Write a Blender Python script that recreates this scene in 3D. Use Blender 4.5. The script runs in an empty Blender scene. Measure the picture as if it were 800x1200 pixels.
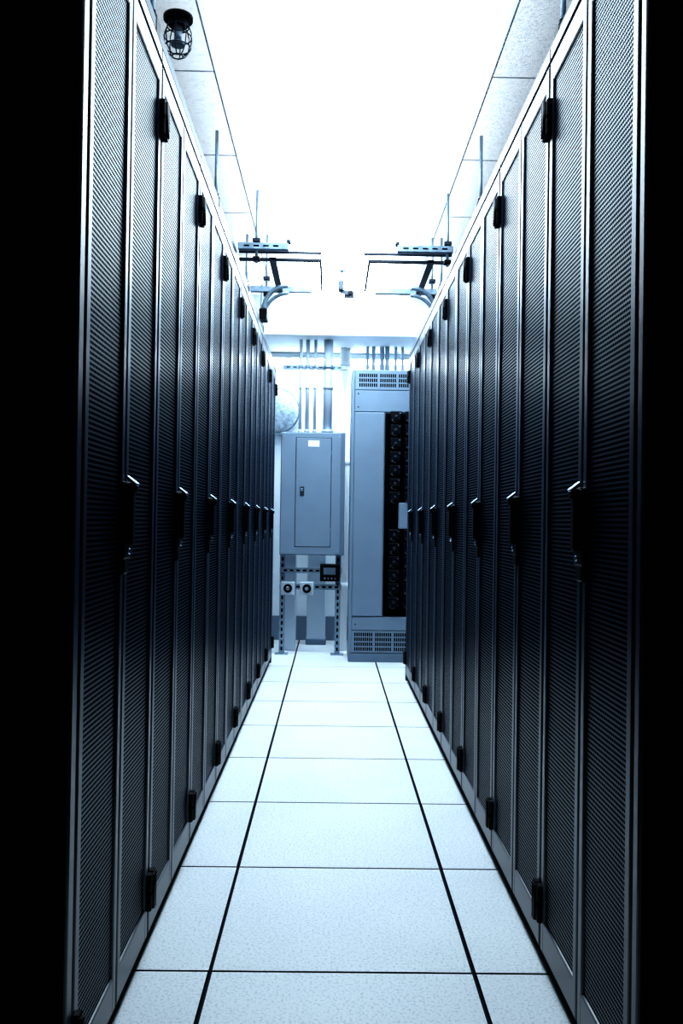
import bpy, bmesh, math, random
from mathutils import Matrix, Vector
random.seed(4)
scene = bpy.context.scene
try:
    scene.view_settings.view_transform = 'Standard'
    scene.view_settings.look = 'None'
    for lk in ('High Contrast', 'Standard - High Contrast', 'Medium High Contrast'):
        try:
            scene.view_settings.look = lk; print('LOOK', lk); break
        except Exception as e: print(e)
except Exception as e:
    print(e)

# ------------------------------------------------------------------ materials
def newmat(name):
    m = bpy.data.materials.new(name); m.use_nodes = True
    nt = m.node_tree
    return m, nt, nt.nodes['Principled BSDF']

def simple(name, col, rough=0.5, metal=0.0, spec=0.5, noise=0.0, nscale=40):
    m, nt, b = newmat(name)
    b.inputs['Base Color'].default_value = (*col, 1)
    b.inputs['Roughness'].default_value = rough
    b.inputs['Metallic'].default_value = metal
    b.inputs['Specular IOR Level'].default_value = spec
    if noise > 0:
        tc = nt.nodes.new('ShaderNodeTexCoord')
        n = nt.nodes.new('ShaderNodeTexNoise'); n.inputs['Scale'].default_value = nscale
        n.inputs['Detail'].default_value = 4
        r = nt.nodes.new('ShaderNodeValToRGB')
        r.color_ramp.elements[0].position = 0.35
        r.color_ramp.elements[1].position = 0.65
        r.color_ramp.elements[0].color = (*[c*(1-noise) for c in col], 1)
        r.color_ramp.elements[1].color = (*[min(1, c*(1+noise*0.5)) for c in col], 1)
        nt.links.new(tc.outputs['Object'], n.inputs['Vector'])
        nt.links.new(n.outputs['Fac'], r.inputs['Fac'])
        nt.links.new(r.outputs['Color'], b.inputs['Base Color'])
    return m

def mathn(nt, op, a, b=None, c=None):
    n = nt.nodes.new('ShaderNodeMath'); n.operation = op
    for i, v in enumerate((a, b, c)):
        if v is None: continue
        if isinstance(v, (int, float)): n.inputs[i].default_value = v
        else: nt.links.new(v, n.inputs[i])
    return n.outputs[0]

def perforated(name, paint, px=0.0078, py=0.0190, r=0.0036):
    m, nt, b = newmat(name)
    tc = nt.nodes.new('ShaderNodeTexCoord')
    s = nt.nodes.new('ShaderNodeSeparateXYZ')
    nt.links.new(tc.outputs['Object'], s.inputs[0])
    def lattice(off):
        u = mathn(nt, 'ADD', mathn(nt, 'DIVIDE', s.outputs['Y'], px), off)
        v = mathn(nt, 'ADD', mathn(nt, 'DIVIDE', s.outputs['Z'], py), off)
        u = mathn(nt, 'MULTIPLY', mathn(nt, 'SUBTRACT', mathn(nt, 'FRACT', mathn(nt, 'ADD', u, 100.0)), 0.5), px)
        v = mathn(nt, 'MULTIPLY', mathn(nt, 'SUBTRACT', mathn(nt, 'FRACT', mathn(nt, 'ADD', v, 100.0)), 0.5), py)
        return mathn(nt, 'SQRT', mathn(nt, 'ADD', mathn(nt, 'MULTIPLY', u, u), mathn(nt, 'MULTIPLY', v, v)))
    d = mathn(nt, 'MINIMUM', lattice(0.0), lattice(0.5))
    hole = mathn(nt, 'LESS_THAN', d, r)
    hb = nt.nodes.new('ShaderNodeBsdfDiffuse'); hb.inputs['Color'].default_value = (0.0006, 0.0014, 0.0035, 1)
    mix = nt.nodes.new('ShaderNodeMixShader')
    b.inputs['Base Color'].default_value = (*paint, 1)
    b.inputs['Roughness'].default_value = 0.36
    b.inputs['Specular IOR Level'].default_value = 0.42
    b.inputs['Specular Tint'].default_value = (0.45, 0.75, 1.0, 1)
    out = nt.nodes['Material Output']
    nt.links.new(hole, mix.inputs[0])
    nt.links.new(b.outputs[0], mix.inputs[1])
    nt.links.new(hb.outputs[0], mix.inputs[2])
    nt.links.new(mix.outputs[0], out.inputs[0])
    return m

M_paint = simple('rack_paint', (0.005, 0.013, 0.034), 0.30, 0, 0.55)
M_perf = perforated('rack_perforated_steel', (0.005, 0.013, 0.034))
M_rackblk = simple('rack_gap_black', (0.0005, 0.0008, 0.0016), 0.9, 0, 0.05)  # near-black of rack body, plinth and hinge gaps
M_blk = simple('black_plastic', (0.001, 0.0015, 0.003), 0.45, 0, 0.15)
M_matte = simple('matte_black', (0.0002, 0.0003, 0.0006), 1.0, 0, 0.0)
M_chrome = simple('handle_chrome', (0.55, 0.70, 0.85), 0.25, 1.0)
M_steel = simple('galvanised_steel', (0.25, 0.34, 0.43), 0.45, 0.5, 0.5, 0.25, 30)
M_dsteel = simple('dark_steel', (0.014, 0.026, 0.045), 0.5, 0.2)
M_grey = simple('enclosure_grey', (0.170, 0.238, 0.320), 0.45, 0, 0.4, 0.05, 6)
M_grey2 = simple('enclosure_grey_dark', (0.115, 0.17, 0.24), 0.5, 0, 0.4)
M_line = simple('seam_dark', (0.004, 0.008, 0.018), 0.8, 0, 0.1)
M_label = simple('label_white', (0.8, 0.85, 0.9), 0.6)
M_conduit = simple('conduit_metal', (0.45, 0.54, 0.63), 0.35, 0.3)
M_pipew = simple('pipe_white', (0.9, 0.94, 0.97), 0.45)
M_wall = simple('wall_paint', (0.78, 0.85, 0.90), 0.8, 0, 0.2, 0.04, 5)
M_wallgrey = simple('skirting_grey', (0.14, 0.20, 0.27), 0.6)
M_dark = simple('dark_bay', (0.0006, 0.0012, 0.003), 0.8, 0, 0.0)
M_brk = simple('breaker_black', (0.0015, 0.004, 0.009), 0.35, 0, 0.2)
M_screen = simple('display_glass', (0.10, 0.15, 0.2), 0.2)
M_darkwall = simple('wall_dark', (0.005, 0.008, 0.015), 0.9, 0, 0.1)

def floor_mat():
    m, nt, b = newmat('floor_tile_laminate')
    tc = nt.nodes.new('ShaderNodeTexCoord')
    n = nt.nodes.new('ShaderNodeTexNoise'); n.inputs['Scale'].default_value = 150; n.inputs['Detail'].default_value = 5
    n2 = nt.nodes.new('ShaderNodeTexNoise'); n2.inputs['Scale'].default_value = 2.5; n2.inputs['Detail'].default_value = 3
    r = nt.nodes.new('ShaderNodeValToRGB')
    r.color_ramp.elements[0].position = 0.36; r.color_ramp.elements[0].color = (0.62, 0.68, 0.72, 1)
    r.color_ramp.elements[1].position = 0.50; r.color_ramp.elements[1].color = (0.84, 0.87, 0.89, 1)
    nt.links.new(tc.outputs['Object'], n.inputs['Vector']); nt.links.new(tc.outputs['Object'], n2.inputs['Vector'])
    nt.links.new(n.outputs['Fac'], r.inputs['Fac'])
    mx = nt.nodes.new('ShaderNodeMix'); mx.data_type = 'RGBA'; mx.blend_type = 'MULTIPLY'
    r2 = nt.nodes.new('ShaderNodeValToRGB')
    r2.color_ramp.elements[0].position = 0.3; r2.color_ramp.elements[0].color = (0.93, 0.94, 0.95, 1)
    r2.color_ramp.elements[1].position = 0.7
    nt.links.new(n2.outputs['Fac'], r2.inputs['Fac'])
    mx.inputs[0].default_value = 1
    nt.links.new(r.outputs['Color'], mx.inputs[6]); nt.links.new(r2.outputs['Color'], mx.inputs[7])
    nt.links.new(mx.outputs[2], b.inputs['Base Color'])
    b.inputs['Roughness'].default_value = 0.5
    b.inputs['Specular IOR Level'].default_value = 0.35
    return m
M_floor = floor_mat()

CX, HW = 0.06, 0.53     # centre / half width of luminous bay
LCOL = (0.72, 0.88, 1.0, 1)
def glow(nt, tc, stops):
    """painted ceiling glare: emission falls off away from the aisle centre line and towards the aisle entrance"""
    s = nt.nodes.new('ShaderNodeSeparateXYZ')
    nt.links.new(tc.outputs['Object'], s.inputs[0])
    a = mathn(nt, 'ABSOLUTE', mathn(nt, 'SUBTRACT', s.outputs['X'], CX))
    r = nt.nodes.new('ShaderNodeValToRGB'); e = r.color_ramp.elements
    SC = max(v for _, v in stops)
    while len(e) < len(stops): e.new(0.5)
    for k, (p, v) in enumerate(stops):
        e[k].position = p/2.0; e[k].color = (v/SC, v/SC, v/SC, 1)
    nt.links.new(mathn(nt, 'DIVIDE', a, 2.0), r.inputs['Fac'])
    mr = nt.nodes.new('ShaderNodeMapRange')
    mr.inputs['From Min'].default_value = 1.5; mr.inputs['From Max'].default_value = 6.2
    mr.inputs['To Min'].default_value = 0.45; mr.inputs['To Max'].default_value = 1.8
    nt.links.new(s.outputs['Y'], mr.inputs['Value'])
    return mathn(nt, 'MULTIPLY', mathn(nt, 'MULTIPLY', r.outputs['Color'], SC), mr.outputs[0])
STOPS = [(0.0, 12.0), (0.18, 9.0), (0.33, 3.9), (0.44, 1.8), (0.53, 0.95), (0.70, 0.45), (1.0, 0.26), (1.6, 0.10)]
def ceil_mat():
    m, nt, b = newmat('ceiling_tile_painted_glare')
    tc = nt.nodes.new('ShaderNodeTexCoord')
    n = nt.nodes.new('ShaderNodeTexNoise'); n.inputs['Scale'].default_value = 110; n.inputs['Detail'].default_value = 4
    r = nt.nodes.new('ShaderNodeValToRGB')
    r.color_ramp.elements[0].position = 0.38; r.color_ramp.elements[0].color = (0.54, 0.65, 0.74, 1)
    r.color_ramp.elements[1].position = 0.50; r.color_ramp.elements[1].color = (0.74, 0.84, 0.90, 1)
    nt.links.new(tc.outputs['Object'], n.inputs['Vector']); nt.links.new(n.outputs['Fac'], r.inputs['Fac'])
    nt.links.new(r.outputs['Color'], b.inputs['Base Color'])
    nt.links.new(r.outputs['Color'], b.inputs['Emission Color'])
    nt.links.new(glow(nt, tc, STOPS), b.inputs['Emission Strength'])  # tiles are no lamps; painted emission imitates glare spilling from the light panels
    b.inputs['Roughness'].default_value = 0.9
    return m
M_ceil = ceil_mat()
M_tbar = simple('ceiling_grid_metal', (0.85, 0.92, 0.96), 0.5)

def light_mat():
    m, nt, b = newmat('light_diffuser')
    nt.nodes.remove(b)
    tc = nt.nodes.new('ShaderNodeTexCoord')
    em = nt.nodes.new('ShaderNodeEmission'); em.inputs['Color'].default_value = LCOL
    nt.links.new(glow(nt, tc, STOPS), em.inputs['Strength'])
    nt.links.new(em.outputs[0], nt.nodes['Material Output'].inputs[0])
    return m
M_light = light_mat()
def tube_mat():  # emission of the added back-wall fill lights
    m, nt, b = newmat('added_fill_tube'); nt.nodes.remove(b)
    em = nt.nodes.new('ShaderNodeEmission'); em.inputs['Color'].default_value = (0.75, 0.9, 1.0, 1); em.inputs['Strength'].default_value = 45
    nt.links.new(em.outputs[0], nt.nodes['Material Output'].inputs[0]); return m
M_tube = tube_mat()

# ------------------------------------------------------------------ builder
class B:
    def __init__(s): s.bm = bmesh.new(); s.mats = []
    def mi(s, m):
        if m not in s.mats: s.mats.append(m)
        return s.mats.index(m)
    def _merge(s, bm2, m):
        i = s.mi(m)
        for f in bm2.faces: f.material_index = i
        me = bpy.data.meshes.new('t'); bm2.to_mesh(me); bm2.free()
        s.bm.from_mesh(me); bpy.data.meshes.remove(me)
    def box(s, x0, x1, y0, y1, z0, z1, m, bev=0.0, seg=1, rot=None):
        b = bmesh.new(); bmesh.ops.create_cube(b, size=1)
        bmesh.ops.scale(b, vec=(x1-x0, y1-y0, z1-z0), verts=b.verts)
        if bev > 0: bmesh.ops.bevel(b, geom=b.edges[:], offset=bev, segments=seg, affect='EDGES', profile=0.5)
        if rot: bmesh.ops.rotate(b, cent=(0,0,0), matrix=Matrix.Rotation(rot[1], 3, rot[0]), verts=b.verts)
        bmesh.ops.translate(b, vec=((x0+x1)/2, (y0+y1)/2, (z0+z1)/2), verts=b.verts)
        s._merge(b, m)
    def cyl(s, p0, p1, r, m, r2=None, n=16, smooth=True):
        p0, p1 = Vector(p0), Vector(p1); d = p1-p0
        b = bmesh.new()
        bmesh.ops.create_cone(b, cap_ends=True, segments=n, radius1=r, radius2=r if r2 is None else r2, depth=d.length)
        q = d.to_track_quat('Z', 'Y').to_matrix()
        bmesh.ops.rotate(b, cent=(0,0,0), matrix=q, verts=b.verts)
        bmesh.ops.translate(b, vec=(p0+p1)/2, verts=b.verts)
        if smooth:
            for f in b.faces:
                if len(f.verts) == 4: f.smooth = True
        s._merge(b, m)
    def sphere(s, c, r, m, sc=(1,1,1)):
        b = bmesh.new(); bmesh.ops.create_uvsphere(b, u_segments=24, v_segments=14, radius=r)
        bmesh.ops.scale(b, vec=sc, verts=b.verts)
        bmesh.ops.translate(b, vec=c, verts=b.verts)
        for f in b.faces: f.smooth = True
        s._merge(b, m)
    def tube(s, pts, r, m, n=10):
        b = bmesh.new(); pts = [Vector(p) for p in pts]; rings = []
        for i, p in enumerate(pts):
            d = (pts[min(i+1, len(pts)-1)] - pts[max(i-1, 0)]).normalized()
            q = d.to_track_quat('Z', 'Y')
            rings.append([b.verts.new(p + q @ Vector((r*math.cos(2*math.pi*k/n), r*math.sin(2*math.pi*k/n), 0))) for k in range(n)])
        for a, c in zip(rings, rings[1:]):
            for k in range(n):
                f = b.faces.new((a[k], a[(k+1)%n], c[(k+1)%n], c[k])); f.smooth = True
        b.faces.new(rings[0][::-1]); b.faces.new(rings[-1])
        bmesh.ops.recalc_face_normals(b, faces=b.faces)
        s._merge(b, m)
    def mesh(s, name):
        me = bpy.data.meshes.new(name); s.bm.to_mesh(me); s.bm.free()
        for m in s.mats: me.materials.append(m)
        return me
    def obj(s, name, loc=(0,0,0), rotz=0):
        return place(s.mesh(name), name, loc, rotz)
def place(me, name, loc=(0,0,0), rotz=0):
    o = bpy.data.objects.new(name, me); scene.collection.objects.link(o)
    o.location = loc; o.rotation_euler = (0, 0, rotz); return o

ZC = 2.75; H = 1.038; YB = 7.7
XL, XR = -0.4225, 0.504
RH = 2.176; P = 0.616
# ------------------------------------------------------------------ server rack (local: front face x=0 faces +X, y centred)
def rack_mesh():
    b = B(); W = P-0.003; h = W/2
    D = 1.05
    b.box(-D, -0.030, -h, h, 0.03, RH-0.002, M_rackblk)                # body
    b.box(-D, -0.001, -h, h, RH-0.035, RH, M_paint, 0.004)            # top cap
    b.box(-D+0.02, -0.035, -h+0.01, h-0.01, 0.0, 0.035, M_rackblk)     # plinth
    b.box(-0.040, -0.012, -h, -h+0.012, 0.02, RH-0.03, M_paint)
    b.box(-0.040, -0.012, h-0.012, h, 0.02, RH-0.03, M_paint)
    b.box(-0.034, -0.006, -h, h, 0.018, 0.040, M_rackblk)
    z0, z1 = 0.045, RH-0.042
    for sgn in (-1, 1):
        ya, yb = (-h+0.004, -0.003) if sgn < 0 else (0.003, h-0.004)
        sw = 0.030
        b.box(-0.028, 0.0, ya, ya+sw, z0, z1, M_paint, 0.005, 2)
        b.box(-0.028, 0.0, yb-sw, yb, z0, z1, M_paint, 0.005, 2)
        b.box(-0.028, -0.0005, ya+0.01, yb-0.01, z0, z0+0.075, M_paint, 0.005, 2)
        b.box(-0.028, -0.0005, ya+0.01, yb-0.01, z1-0.055, z1, M_paint, 0.005, 2)
        b.box(-0.024, -0.005, ya+sw-0.003, yb-sw+0.003, z0+0.07, z1-0.05, M_perf)
        # hinges
        for zc in (0.155, 2.0):
            yy = sgn*(h-0.013)
            b.box(-0.004, 0.012, yy-0.012, yy+0.012, zc-0.043, zc+0.043, M_blk, 0.003, 1)
            b.cyl((0.012, sgn*(h-0.005), zc-0.040), (0.012, sgn*(h-0.005), zc+0.040), 0.006, M_blk, n=10)
            b.box(0.0, 0.0125, yy-0.0125, yy+0.0125, zc-0.004, zc+0.004, M_rackblk)
    # meeting-stile handle
    b.box(-0.004, 0.008, -0.034, 0.034, 0.955, 1.115, M_blk, 0.006, 2)
    b.box(-0.004, 0.006, -0.022, 0.022, 0.925, 0.96, M_blk, 0.004, 1)
    b.box(0.004, 0.020, -0.014, 0.014, 0.985, 1.11, M_blk, 0.006, 2)
    b.box(0.004, 0.026, -0.012, 0.012, 1.090, 1.112, M_blk, 0.006, 2)
    b.box(0.000, 0.030, -0.009, 0.009, 1.112, 1.120, M_chrome, 0.003, 2, rot=('Y', math.radians(38)))
    b.cyl((0.006, 0, 0.972), (0.013, 0, 0.972), 0.006, M_chrome, n=16)
    return b.mesh('server_rack')
rm = rack_mesh()
L0, R0 = 1.487, 1.447
for k in range(8):
    place(rm, 'server_rack', (XL, L0+P*(k+0.5), 0), 0)
for k in range(7):
    place(rm, 'server_rack', (XR, R0+P*(k+0.5), 0), math.pi)

# end panels on each row
def end_panel(x, y0, y1, sgn):
    b = B()
    xa, xb = (x-1.05, x) if sgn < 0 else (x, x+1.05)
    b.box(xa, xb, y0, y1, 0, RH, M_paint, 0.006, 2)
    b.obj('rack_side_panel')
end_panel(XL, L0-0.040, L0-0.003, -1)
end_panel(XR, R0-0.034, R0-0.003, 1)
end_panel(XL, L0+8*P+0.003, L0+8*P+0.03, -1)
end_panel(XR, R0+7*P+0.003, R0+7*P+0.03, 1)

# solid-door black cabinets closest to the viewer
def black_cab():
    b = B(); h = 0.30
    b.box(-1.05, -0.02, -h, h, 0.0, RH, M_matte)
    b.box(-0.02, 0.0, -h+0.004, h-0.004, 0.04, RH-0.03, M_matte, 0.004)
    b.box(0.0, 0.008, -0.015, 0.015, 0.95, 1.12, M_matte, 0.004)
    b.box(0.008, 0.02, -0.008, 0.008, 0.97, 1.1, M_matte, 0.004)
    for z in (0.15, 2.0): b.cyl((0.004, -h+0.01, z-0.04), (0.004, -h+0.01, z+0.04), 0.007, M_matte)
    return b.mesh('equipment_cabinet')
bc = black_cab()
for k in range(3):
    place(bc, 'equipment_cabinet', (XL, L0-0.045-0.302-0.604*k, 0), 0)
    place(bc, 'equipment_cabinet', (XR, R0-0.039-0.302-0.604*k, 0), math.pi)

# ------------------------------------------------------------------ floor (raised-floor tiles with dark edge trim)
b = B()
X0, Y0, T = -0.263, 2.03, 0.6085
b.box(-2.6, 2.7, -1.5, YB+0.1, -0.06, -0.012, M_line)
for i in range(-4, 5):
    for j in range(-6, 11):
        xa = X0+i*T+0.0052; xb = X0+(i+1)*T-0.0052
        ya = Y0+j*T+0.0042; yb = Y0+(j+1)*T-0.0042
        xa = max(xa, -2.6); xb = min(xb, 2.7); ya = max(ya, -1.5); yb = min(yb, YB)
        if xb-xa < 0.02 or yb-ya < 0.02: continue
        dx = random.uniform(-0.0008, 0.0008)
        b.box(xa+dx-0.001, xb+dx+0.001, ya-0.001, yb+0.001, -0.02, -0.0006, M_line)
        b.box(xa+dx, xb+dx, ya, yb, -0.001, 0, M_floor)
b.obj('floor')

# ------------------------------------------------------------------ ceiling
TX = [CX-HW-1.06*1, CX-HW, CX+HW, CX+HW+1.06]
LY0, LP = 3.32, 0.765
ys = [LY0+LP*k for k in range(-7, 6)]
SOF = 6.6
b = B()
b.box(-2.6, 2.7, -1.5, YB+0.1, ZC+0.02, ZC+0.08, M_wall)
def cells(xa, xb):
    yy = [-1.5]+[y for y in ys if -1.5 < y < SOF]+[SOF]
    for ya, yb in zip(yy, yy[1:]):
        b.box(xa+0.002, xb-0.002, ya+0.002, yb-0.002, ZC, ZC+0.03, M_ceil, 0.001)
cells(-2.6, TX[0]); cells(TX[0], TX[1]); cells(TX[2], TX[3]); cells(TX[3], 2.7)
b.box(TX[1], TX[2], -1.5, 1.6, ZC, ZC+0.03, M_wall)
b.obj('ceiling')
b = B()
for x in TX: b.box(x-0.0032, x+0.0032, -1.5, SOF, ZC-0.002, ZC+0.02, M_tbar)
for y in ys:
    if y < SOF:
        for xa, xb in ((-2.6, TX[1]), (TX[2], 2.7)):
            b.box(xa, xb, y-0.0035, y+0.0035, ZC-0.002, ZC+0.02, M_tbar)
b.obj('ceiling_grid')
# luminous bay
yy = [1.79]+[y for y in ys if 1.9 < y < SOF]+[SOF]
for ya, yb in zip(yy, yy[1:]):
    q = B(); q.box(CX-HW+0.003, CX+HW-0.003, ya+0.002, yb-0.002, ZC-0.002, ZC+0.015, M_light)
    q.obj('ceiling_light_panel')
# soffit over the back wall
b = B(); b.box(-2.6, 2.7, SOF, YB-0.002, 2.45, ZC+0.02, M_wall, 0.003); b.obj('soffit_back')
# added fill lights, batten-shaped, under the soffit to brighten the back wall
for xc in (-1.25, 0.06, 1.35):
    b = B()
    b.box(xc-0.6, xc+0.6, 7.30, 7.42, 2.405, 2.449, M_pipew, 0.006)
    b.cyl((xc-0.58, 7.335, 2.39), (xc+0.58, 7.335, 2.39), 0.013, M_tube); b.cyl((xc-0.58, 7.385, 2.39), (xc+0.58, 7.385, 2.39), 0.013, M_tube)
    for e in (-0.59, 0.59): b.box(xc+e-0.01, xc+e+0.01, 7.31, 7.41, 2.37, 2.41, M_pipew, 0.003)
    b.obj('added_fill_batten')

# ------------------------------------------------------------------ walls
b = B(); b.box(-2.6, 2.7, YB, YB+0.1, 0, ZC+0.08, M_wall); b.obj('wall_back')
b = B(); b.box(-2.7, -2.6, -1.5, YB+0.1, 0, ZC+0.08, M_wall); b.obj('wall_left')
b = B(); b.box(2.7, 2.8, -1.5, YB+0.1, 0, ZC+0.08, M_wall); b.obj('wall_right')
b = B(); b.box(-2.7, 2.8, -1.6, -1.5, 0, ZC+0.08, M_darkwall); b.obj('wall_front')
b = B(); b.box(-2.6, 2.7, YB-0.02, YB, 0, 0.21, M_wallgrey, 0.004); b.obj('baseboard_back')

# ------------------------------------------------------------------ electrical panel on strut frame
DP = 6.70
def PX(x, d): return (x-388)*d/1025
def PZ(y, d): return H+(612-y)*d/1025
b = B()
xa, xb, za, zb = -0.392, 0.100, 0.783, 1.724
b.box(xa, xb, DP, DP+0.15, za, zb, M_grey2, 0.004)
b.box(xa+0.004, xb-0.030, DP-0.012, DP, za+0.004, zb-0.004, M_grey, 0.005, 2)
dx0, dx1, dz0, dz1 = PX(346, DP), PX(387, DP), PZ(641, DP), PZ(514, DP)
b.box(dx0-0.004, dx1+0.004, DP-0.0125, DP-0.011, dz0-0.004, dz1+0.004, M_line)
b.box(dx0, dx1, DP-0.016, DP-0.010, dz0, dz1, M_grey, 0.003)
b.box(PX(360, DP), PX(373, DP), DP-0.018, DP-0.015, PZ(524, DP), PZ(517, DP), M_label)
b.box(PX(351, DP), PX(356, DP), DP-0.024, DP-0.015, PZ(582, DP), PZ(571, DP), M_dsteel, 0.003)
b.box(PX(352, DP), PX(355, DP), DP-0.030, DP-0.015, PZ(576, DP), PZ(573, DP), M_chrome, 0.002)
for z in (dz0+0.12, dz1-0.12): b.cyl((dx1+0.002, DP-0.016, z-0.025), (dx1+0.002, DP-0.016, z+0.025), 0.004, M_grey2)
for x in (xa+0.02, xb-0.045):
    for z in (za+0.03, (za+zb)/2, zb-0.03):
        b.cyl((x, DP-0.017, z), (x, DP-0.010, z), 0.006, M_steel)
b.obj('electrical_panel')

def strut(b, p0, p1, w=0.041, m=None, sl=0.007):
    m = m or M_steel
    x0, x1 = sorted((p0[0], p1[0])); y0, y1 = sorted((p0[1], p1[1])); z0, z1 = sorted((p0[2], p1[2])); h = w/2
    if z1-z0 > 0.01:
        b.box(x0-h, x0+h, y0-h, y0+h, z0, z1, m, 0.002)
        z = z0+0.03
        while z < z1-0.03:
            b.box(x0-sl, x0+sl, y0-h-0.001, y0-h+0.001, z, z+0.028, M_dark); z += 0.05
    elif x1-x0 > 0.01:
        b.box(x0, x1, y0-h, y0+h, z0-h, z0+h, m, 0.002)
        x = x0+0.03
        while sl > 0 and x < x1-0.03:
            b.box(x, x+0.028, y0-h-0.001, y0-h+0.001, z0-sl, z0+sl, M_dark); x += 0.05
    else:
        b.box(x0-h, x0+h, y0, y1, z0-h, z0+h, m, 0.002)
b = B(); YS = DP+0.172
for x in (PX(332, 6.85), PX(397, 6.85)):
    strut(b, (x, YS, 0), (x, YS, 1.70)); b.box(x-0.05, x+0.05, YS-0.05, YS+0.05, 0, 0.006, M_steel)
xl, xr = PX(329, 6.85), PX(401, 6.85)
for y in (669, 688): strut(b, (xl, YS-0.042, PZ(y, 6.83)), (xr, YS-0.042, PZ(y, 6.83)))
b.obj('strut_frame')
# meter & switches
b = B(); d = 6.79
b.box(PX(376, d), PX(399, d), d-0.06, d+0.018, PZ(681, d), PZ(661, d), M_blk, 0.006, 2)
b.box(PX(380, d), PX(394, d), d-0.063, d-0.058, PZ(673, d), PZ(665, d), M_screen)
for i in range(4): b.cyl((PX(381.5+i*4, d), d-0.066, PZ(677.5, d)), (PX(381.5+i*4, d), d-0.055, PZ(677.5, d)), 0.006, M_chrome)
b.obj('power_meter')
b = B()
for cx in (339, 361):
    b.box(PX(cx-8, d), PX(cx+8, d), d-0.06, d+0.018, PZ(697, d), PZ(682, d), M_conduit, 0.005, 2)
    c = Vector((PX(cx, d), d-0.06, PZ(689.5, d)))
    b.cyl(c, c+Vector((0, -0.012, 0)), 0.034, M_blk); b.cyl(c, c+Vector((0, -0.03, 0)), 0.018, M_chrome, 0.014)
    b.obj('rotary_switch'); b = B()
b.bm.free()

# conduits (left group above panel)
b = B()
strut(b, (xl, 6.835, PZ(431, 6.83)), (xr+0.02, 6.835, PZ(431, 6.83)), 0.030, M_steel, 0.004)
for x, r, m, ybase in ((350, 0.012, M_conduit, 1.726), (358, 0.016, M_conduit, 1.726), (367, 0.012, M_conduit, 1.726), (382, 0.036, M_conduit, 1.726)):
    X = PX(x, 6.80)
    b.cyl((X, 6.78, ybase), (X, 6.78, 2.449), r, m)
    b.cyl((X, 6.78, 1.728), (X, 6.78, 1.75), r*1.35, m)
    b.cyl((X, 6.78, PZ(431, 6.8)-0.012), (X, 6.78, PZ(431, 6.8)+0.012), r*1.2, M_steel)
    b.cyl((X, 6.78, PZ(455, 6.8)-0.015), (X, 6.78, PZ(455, 6.8)+0.015), r*1.18, m)
b.obj('conduit_bundle')
b = B()
X = PX(402, 7.1); b.cyl((X, 7.1, 0), (X, 7.1, 2.449), 0.042, M_pipew, n=24)
for z in (0.5, 1.5, 2.3): b.cyl((X, 7.1, z), (X, 7.1, z+0.05), 0.046, M_pipew, n=24)
b.obj('vertical_pipe')
b = B()
for x, r in ((430, 0.011), (437, 0.014), (447, 0.018), (453, 0.018), (463, 0.012), (471, 0.012)):
    X = PX(x-2, 7.0); b.cyl((X, 7.0, 2.182), (X, 7.0, 2.449), r, M_conduit); b.cyl((X, 7.0, 2.182), (X, 7.0, 2.21), r*1.4, M_steel)
b.obj('conduit_bundle')
# raceways beneath panel
b = B()
b.box(PX(335, 7.1), PX(348, 7.1), 7.05, 7.25, 0, 0.78, M_conduit, 0.006); b.obj('cable_duct')
b = B()
b.box(PX(361, 7.4), PX(383, 7.4), 7.4, 7.55, 0.04, 1.6, M_conduit, 0.006)
b.box(PX(360, 7.4), PX(384, 7.4), 7.39, 7.56, 0.0, 0.05, M_grey2, 0.004); b.obj('cable_duct')
# round galvanised duct end
m, nt, bs = newmat('spangled_zinc')
tc = nt.nodes.new('ShaderNodeTexCoord'); v = nt.nodes.new('ShaderNodeTexVoronoi'); v.inputs['Scale'].default_value = 45
r = nt.nodes.new('ShaderNodeValToRGB'); r.color_ramp.elements[0].color = (0.30, 0.42, 0.52, 1); r.color_ramp.elements[1].color = (0.8, 0.9, 0.98, 1)
nt.links.new(tc.outputs['Object'], v.inputs['Vector']); nt.links.new(v.outputs['Color'], r.inputs['Fac']); nt.links.new(r.outputs['Color'], bs.inputs['Base Color'])
bs.inputs['Roughness'].default_value = 0.4; bs.inputs['Metallic'].default_value = 0.1
b = B(); c = Vector((-0.475, 7.45, 1.98))
b.cyl(c, (c.x, YB-0.002, c.z), 0.185, m, n=40); b.cyl(c+Vector((0, 0.0, 0)), c+Vector((0, 0.03, 0)), 0.195, M_steel, n=40)
b.sphere(c, 0.18, m, (1, 0.25, 1))
b.obj('round_duct')

# ------------------------------------------------------------------ power distribution cabinet
b = B(); D = 6.53
X1, X2 = 0.140, 0.90
b.box(X1, X2, D, D+0.4, 0.0, 2.18, M_grey2, 0.005)
f = D-0.012
b.box(X1, X1+0.022, f, D, 0.06, 2.18, M_grey, 0.003)
b.box(X1+0.024, X2, f, D, 2.03, 2.178, M_grey, 0.003)
b.box(X1+0.024, X2, f, D, 1.866, 2.026, M_grey, 0.003)
b.box(X1+0.024, 0.388, f-0.006, D, 0.342, 1.860, M_grey, 0.004)
b.box(X1+0.024, X2, f, D, 0.236, 0.336, M_grey, 0.003)
b.box(X1+0.024, X2, f, D, 0.070, 0.230, M_grey, 0.003)
b.box(X1, X2, f-0.004, D, 0.0, 0.062, M_grey2, 0.003)
b.box(0.394, X2-0.03, f+0.004, D+0.001, 0.345, 1.856, M_dark)
def slots(z0, rows, xstart, mt):
    for r_ in range(rows):
        x = xstart
        while x < X2-0.04:
            b.box(x, x+0.010, f-0.001, f+0.001, z0+r_*0.036, z0+r_*0.036+0.026, mt); x += 0.0155
            if int(round((x-xstart)/0.0155)) % 9 == 0: x += 0.016
slots(2.052, 3, X1+0.055, M_dark); slots(0.084, 4, X1+0.045, M_dark)
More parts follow.
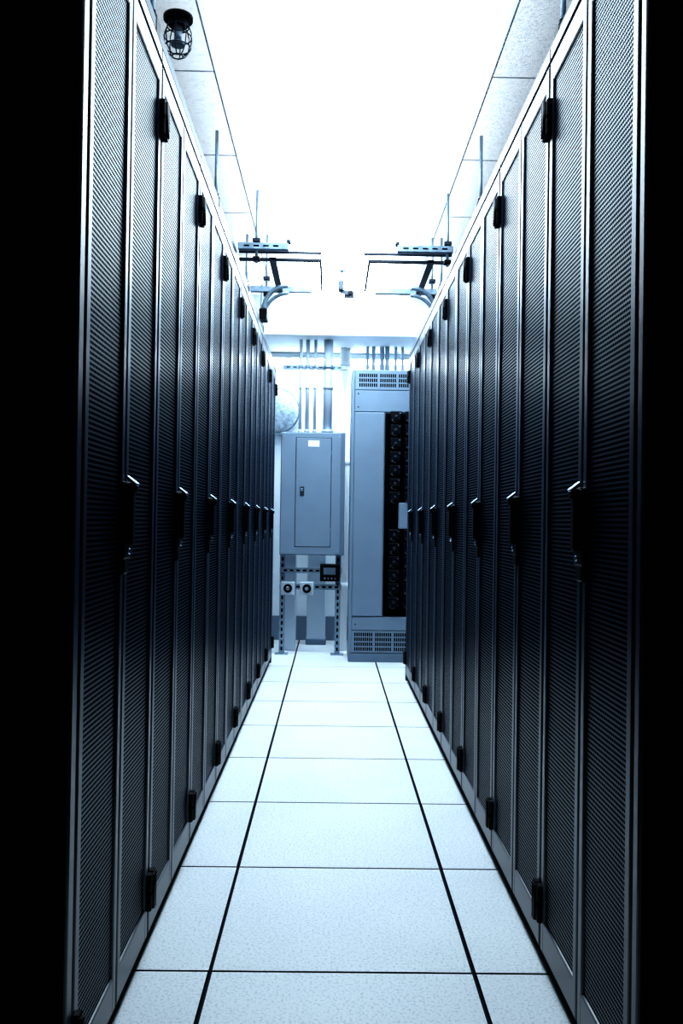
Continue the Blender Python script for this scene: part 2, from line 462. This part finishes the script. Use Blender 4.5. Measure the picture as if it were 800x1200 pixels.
for z in list([1.20+0.10*i for i in range(7)])+[0.42+0.10*i for i in range(6)]:
    for xx in (0.430, 0.54):
        b.box(xx, xx+0.08, f-0.035, f+0.01, z, z+0.070, M_brk, 0.006, 2)
        b.box(xx+0.03, xx+0.05, f-0.052, f-0.03, z+0.018, z+0.04, M_dsteel, 0.004)
        b.cyl((xx+0.07, f-0.036, z+0.055), (xx+0.07, f-0.04, z+0.055), 0.004, M_steel, n=10)
        b.tube([(xx+0.02, f-0.03, z+0.01), (xx+0.01, f-0.06, z-0.005), (xx+0.03, f-0.06, z-0.015), (xx+0.05, f-0.03, z-0.01)], 0.004, M_dsteel, 8)
b.box(0.500, 0.60, f-0.03, f+0.01, 0.995, 1.19, M_grey, 0.005)
for z in (0.5, 1.1, 1.7): b.box(X1-0.004, X1+0.006, D+0.02, D+0.05, z-0.04, z+0.04, M_steel, 0.002)
for z in (1.9, 2.0, 0.28): b.cyl((X1+0.05, f-0.004, z), (X1+0.05, f+0.002, z), 0.006, M_dsteel, n=10)
b.obj('power_distribution_cabinet')

# ------------------------------------------------------------------ overhead support steelwork
ZT = H+1.38
def trunk(x, y1, sgn):
    b = B()
    strut(b, (x, 1.8, ZT), (x, y1, ZT), 0.035, M_dsteel)
    strut(b, (x+sgn*0.45, 1.8, ZT), (x+sgn*0.45, y1, ZT), 0.035, M_dsteel)
    y = 2.0
    while y < y1-0.1:
        xa, xb = sorted((x, x+sgn*0.45)); b.box(xa, xb, y-0.012, y+0.012, ZT-0.012, ZT+0.012, M_dsteel); y += 0.3
    for y in (2.45, 3.82, 5.2, 6.3):
        if y > y1: continue
        for xx in (x, x+sgn*0.45):
            b.cyl((xx, y, ZT-0.04), (xx, y, ZC-0.005), 0.0075, M_steel, n=10)
            b.box(xx-0.020, xx+0.020, y-0.03, y+0.03, ZT-0.028, ZT+0.028, M_blk, 0.004)
            b.cyl((xx, y, ZT-0.05), (xx, y, ZT+0.05), 0.013, M_blk, n=6)
    b.obj('overhead_cable_ladder')
trunk(-0.525, 6.35, -1); trunk(0.635, 5.7, 1)

def crossarm(xin, xmid, xr2, xout, sgn, rodx):
    b = B(); y1, y2 = 4.50, 5.20; z = ZT
    def span(p, q): return sorted((p, q))
    a, c = span(xmid, xout); strut(b, (a, y1, z+0.035), (c, y1, z+0.035), 0.034, M_steel, 0.004)
    a, c = span(xmid+(-sgn)*0.17, xout); b.box(a, c, y1+0.03, y1+0.045, z+0.012, z+0.024, M_dsteel, 0.002)
    a, c = span(xin, xout); b.box(a, c, y1+0.05, y1+0.075, z-0.020, z-0.006, M_dsteel, 0.002)
    a, c = span(xin-(-sgn)*0.06, xout); strut(b, (a, y2, z), (c, y2, z), 0.034, M_steel, 0.0)
    b.box(xr2-0.018, xr2+0.018, y1+0.05, y2, z-0.022, z-0.002, M_dsteel, 0.002)
    b.box(xin-0.006, xin+0.006, y1+0.05, y2-0.05, z-0.018, z-0.006, M_dsteel, 0.002)
    for y in (y1, y2):
        b.cyl((rodx, y, z-0.05), (rodx, y, ZC-0.005), 0.0075, M_steel, n=10)
        b.box(rodx-0.02, rodx+0.02, y-0.022, y+0.022, z+0.055, z+0.075, M_dsteel, 0.003)
        b.box(rodx-0.018, rodx+0.018, y-0.022, y+0.022, z-0.04, z-0.02, M_blk, 0.003)
    b.cyl((xmid, y1, z+0.05), (xmid, y1, z+0.072), 0.012, M_dsteel, n=6)
    pts = []
    for i in range(13):
        a = i/12*math.pi/2
        pts.append((rodx - sgn*0.14*(1-math.cos(a)) , 5.0, z-0.17+0.14*math.sin(a)))
    b.tube(pts, 0.013, M_steel, 10)
    b.tube([(p[0], 5.05, p[2]-0.03) for p in pts], 0.010, M_steel, 10)
    b.box(rodx-0.022, rodx+0.022, 4.96, 5.07, z-0.23, z-0.17, M_blk, 0.004)
    b.obj('overhead_strut_bracket')
crossarm(-0.075, -0.24, -0.325, -0.500, -1, -0.405)
crossarm(0.180, 0.32, 0.500, 0.608, 1, 0.580)

# ------------------------------------------------------------------ caged sprinkler
b = B(); c = Vector((-0.545, 2.96, ZC-0.0025))
b.cyl(c+Vector((0, 0, -0.012)), c, 0.05, M_blk, n=24)
b.cyl(c+Vector((0, 0, -0.03)), c+Vector((0, 0, -0.012)), 0.034, M_blk, n=24)
b.cyl(c+Vector((0, 0, -0.09)), c+Vector((0, 0, -0.03)), 0.013, M_steel)
b.cyl(c+Vector((0, 0, -0.098)), c+Vector((0, 0, -0.09)), 0.024, M_steel)
def ring(rad, dz, r=0.0024):
    b.tube([c+Vector((rad*math.cos(t*math.pi/12), rad*math.sin(t*math.pi/12), dz)) for t in range(25)], r, M_dsteel, 6)
ring(0.036, -0.035); ring(0.046, -0.07); ring(0.044, -0.105); ring(0.018, -0.135)
for k in range(8):
    a = k*math.pi/4; pr = [(0.036, -0.03), (0.045, -0.055), (0.047, -0.08), (0.043, -0.11), (0.030, -0.128), (0.016, -0.137)]
    b.tube([c+Vector((r_*math.cos(a), r_*math.sin(a), z)) for r_, z in pr], 0.0022, M_dsteel, 6)
b.obj('caged_sprinkler')
# ceiling camera
b = B(); c = Vector((0.06, 5.9, ZC-0.003))
b.cyl(c+Vector((-0.01, 0, -0.10)), c+Vector((-0.01, 0, 0)), 0.008, M_steel, n=10)
b.cyl(c+Vector((-0.01, 0, -0.012)), c+Vector((-0.01, 0, 0)), 0.025, M_steel)
b.box(c.x-0.035, c.x+0.0, c.y-0.04, c.y+0.04, ZC-0.15, ZC-0.085, M_dsteel, 0.006, 2)
b.box(c.x+0.005, c.x+0.07, c.y-0.05, c.y+0.03, ZC-0.19, ZC-0.155, M_dsteel, 0.006, 2)
b.box(c.x-0.02, c.x+0.03, c.y-0.01, c.y+0.01, ZC-0.165, ZC-0.14, M_dsteel, 0.002)
b.cyl((c.x+0.045, c.y-0.065, ZC-0.172), (c.x+0.045, c.y-0.045, ZC-0.172), 0.014, M_blk)
b.obj('ceiling_camera')

# ------------------------------------------------------------------ world + camera
w = bpy.data.worlds.new('World'); scene.world = w; w.use_nodes = True
w.node_tree.nodes['Background'].inputs[0].default_value = (0.01, 0.02, 0.04, 1)
w.node_tree.nodes['Background'].inputs[1].default_value = 0.2
cam = bpy.data.cameras.new('camera'); cam.sensor_width = 36; cam.sensor_fit = 'AUTO'; cam.lens = 1025/1200*36
co = bpy.data.objects.new('camera', cam); scene.collection.objects.link(co)
M = Matrix.Rotation(math.radians(-0.67), 4, 'Z') @ Matrix.Rotation(math.radians(90.67), 4, 'X') @ Matrix.Rotation(math.radians(0.85), 4, 'Z')
co.matrix_world = Matrix.Translation((0, 0, H)) @ M
cam.clip_start = 0.02
scene.camera = co
